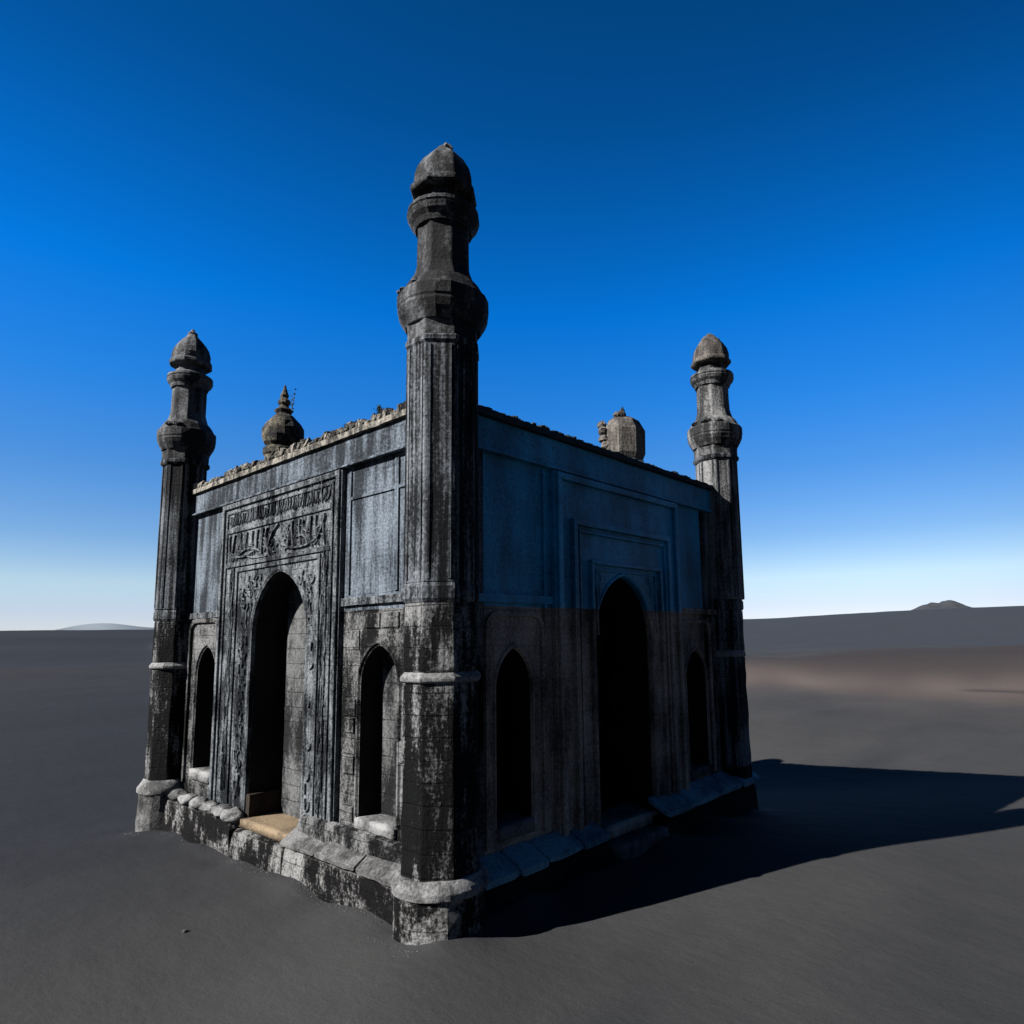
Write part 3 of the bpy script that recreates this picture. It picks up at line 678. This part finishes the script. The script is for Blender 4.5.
    if variant == 0 or variant == 2:     # broken cap stones at the top
        for k in range(4):
            bm = bmesh.new(); bmesh.ops.create_icosphere(bm, subdivisions=2, radius=1); a = k*1.3+variant
            for v in bm.verts:
                q = v.co+noise.noise_vector(v.co*1.5+Vector((k*5, 9, 0)))*.5
                v.co = Vector((math.cos(a)*(.05+.05*k), math.sin(a)*(.05+.05*k), 9.26-.07*k))+q*.075
            finish(bm, 'broken_stone', S_CUP, dome)
    else:
        part([(9.27, .085), (9.31, .10), (9.35, .05), (9.40, .025)], 10, S_CUP, 'finial', parent=dome, jit=.01, seed=15)
        part([(8.82, .352), (8.85, .365), (8.88, .345)], 16, UPM, 'dome_ring', parent=dome, jit=.01, seed=16)
    return root
RS = 1.10
mA = minaret(0, 0, 'oct', 0); mA.scale = (1, 1, .995); mA['label'] = 'nearest and tallest looking minaret at the corner'
mB = minaret(-RX+.09, 0, 'round', 1); mB.scale = (.93, .93, 1); mB['label'] = 'left minaret with smooth round dome and little finial'
mC = minaret(-.09, RY+.03, 'square', 2); mC.scale = (1, 1, 1.008); mC['label'] = 'right minaret with worn pale dome'
mD = minaret(-RX, RY, 'round', 3); mD['label'] = 'stump of the hidden far corner minaret, cut low to shorten its shadow'

# ------------------------------------------------------------------ roof domes (parts of the building)
def roofpart(prof, n, mat, name, c, parent, jit, seed, smooth=False, rot=R(22.5)):
    bm = bmesh.new(); lathe(bm, prof, n, rot, jit=jit, seed=seed)
    return finish(bm, name, mat, parent, smooth=smooth)
d1 = roofpart([(6.80, .27), (6.86, .36), (6.98, .405), (7.12, .40), (7.24, .34), (7.34, .24), (7.42, .15), (7.48, .10)], 16, S_GOLD, 'roof_dome', None, P, .035, 4); d1.location = (-5.38, .80, -.08)
d1.scale = (.88, .88, 1); d1['label'] = 'onion dome with finial'
roofpart([(6.0, .36), (6.62, .34), (6.66, .38), (6.74, .38), (6.80, .30)], 12, S_GOLD, 'drum', None, d1, .02, 5)
roofpart([(7.44, .15), (7.49, .19), (7.54, .11), (7.58, .09), (7.63, .13), (7.68, .12), (7.73, .07), (7.78, .085), (7.83, .06), (7.90, .035), (7.98, .012)], 10, S_GOLD, 'finial', None, d1, .012, 6)
d2 = roofpart([(6.28, .27), (6.55, .40), (6.98, .41), (7.18, .30), (7.24, .22), (7.26, .12)], 8, S_CUP, 'cupola', None, P, .012, 7); d2.location = (-.80, 4.88, -.06)
d2['label'] = 'faceted broken cupola'
roofpart([(6.0, .30), (6.30, .29)], 8, S_CUP, 'drum', None, d2, .01, 8)
rd = random.Random(9)
for k in range(11):
    bm = bmesh.new(); bmesh.ops.create_icosphere(bm, subdivisions=2, radius=1)
    if k < 5: c = Vector((rd.uniform(-.18, .12), rd.uniform(-.2, .12), 7.26+rd.uniform(-.02, .06)))
    else: c = Vector((-.20+rd.uniform(-.05, .05), -.36+rd.uniform(-.03, .05), 6.45+(k-5)*.13))
    for v in bm.verts:
        q = v.co+noise.noise_vector(v.co*1.4+Vector((k*5, 2, 0)))*.5
        v.co = c+q*(.07 if k < 5 else .085)
    finish(bm, 'broken_stone', S_CUP, d2)
roofpart([(7.30, .05), (7.36, .035), (7.40, .05), (7.48, .01)], 8, S_SHAFTUP, 'finial', None, d2, .004, 8)

# ------------------------------------------------------------------ plants, pebbles, debris
def weed(loc, h, n, spread, label, leafy=True, seed=0, group=None, name='weed', lean=0):
    rdw = random.Random(seed); bm = bmesh.new()
    for i in range(n):
        a = rdw.uniform(0, 6.28); ln = h*rdw.uniform(.55, 1); sp = spread*rdw.uniform(.1, 1)
        top = Vector((math.cos(a)*sp+lean, math.sin(a)*sp, ln)); prev = None; K = 5
        for k in range(K+1):
            t = k/K; c = Vector((top.x*t*t, top.y*t*t, ln*t)); rr = .007*(1-t*.7)
            ring = [bm.verts.new(c+Vector((rr*math.cos(q), rr*math.sin(q), 0))) for q in (0, 2.1, 4.2)]
            if prev:
                for q in range(3): bm.faces.new((prev[q], prev[(q+1) % 3], ring[(q+1) % 3], ring[q]))
            prev = ring
            if leafy and k > 0:
                for _ in range(3):
                    d = Vector((rdw.uniform(-1, 1), rdw.uniform(-1, 1), rdw.uniform(-.2, 1))).normalized(); sd_ = d.cross(Vector((.3, .2, 1))).normalized()
                    l = rdw.uniform(.03, .06); wv = sd_*l*.28
                    bm.faces.new([bm.verts.new(c), bm.verts.new(c+d*l*.5+wv), bm.verts.new(c+d*l), bm.verts.new(c+d*l*.5-wv)])
    me = bpy.data.meshes.new(name); bm.to_mesh(me); bm.free(); me.materials.append(M_WEED if leafy else M_TWIG)
    o = link(bpy.data.objects.new(name, me)); o.location = loc
    return tag(o, label, 'weed', group)
G = 'weeds growing on the roof edge and domes'
weed((-5.40, .78, 7.42), .30, 6, .07, 'leafy weed sprouting from the top of the onion dome', seed=1, group=G)
weed((-5.20, .86, 7.34), .42, 3, .10, 'thin weed leaning from the right shoulder of the onion dome', seed=2, group=G, lean=.06)
weed((-1.55, .20, 6.22), .16, 12, .09, 'bushy dark tuft on the pale parapet nearest the big near minaret', seed=3, group=G)
weed((-2.35, .20, 6.20), .12, 7, .05, 'small dark tuft on the pale parapet, second from the near minaret', seed=4, group=G)
weed((-3.75, .22, 6.18), .12, 7, .07, 'low dark tuft at the middle of the pale parapet', seed=5, group=G)
weed((-4.35, .25, 6.14), .14, 9, .10, 'dark tuft on the pale parapet just right of the onion dome', seed=8, group=G)
weed((-.20, .85, 6.10), .26, 1, .02, 'single bent dry twig on the dark roof edge beside the near minaret', leafy=False, seed=6, group=G, lean=-.14)
weed((-.15, 6.35, 6.08), .15, 4, .06, 'sparse dry sprigs on the dark roof edge near the right minaret', leafy=False, seed=7, group=G)

def pebble(x, y, r_, label, seed):
    bm = bmesh.new(); bmesh.ops.create_icosphere(bm, subdivisions=2, radius=1)
    for v in bm.verts:
        q = v.co+noise.noise_vector(v.co*1.2+Vector((seed*5, 0, 0)))*.4; v.co = Vector((q.x*r_, q.y*r_*.8, q.z*r_*.6))
    o = finish(bm, 'pebble', S_PEB, smooth=True); o.location = (x, y, terrain(x, y)+r_*.25); return tag(o, label, 'stone')
pebble(-2.42, -1.59, .035, 'small dark pebble lying alone on the open sand left of the building', 1)
# pale crumbled debris along the foot of the sunlit plinth
bm = bmesh.new(); rd = random.Random(31)
for i in range(420):
    s = rd.uniform(-.3, 7.9); off = abs(rd.gauss(0, .11))+.01; y = W0-.31-off if .5 < s < 7.2 else -.50-off*.8
    x = -s; z = terrain(x, y)+.13*math.exp(-footprint_dist(x, y)/.28)*(0.6+1.1*noise.noise(Vector((x*1.3, y*1.3, 0))))
    r_ = rd.uniform(.003, .010)*math.exp(-off*1.5); t = bmesh.ops.create_icosphere(bm, subdivisions=1, radius=r_)
    for v in t['verts']: v.co = Vector((v.co.x*rd.uniform(.8, 1.2), v.co.y, v.co.z*.7))+Vector((x, y, z+r_*.2))
tag(finish(bm, 'rubble_gravel', S_LEDGE), 'pale stone crumbs scattered along the foot of the sunlit plinth', 'gravel', kind='stuff')
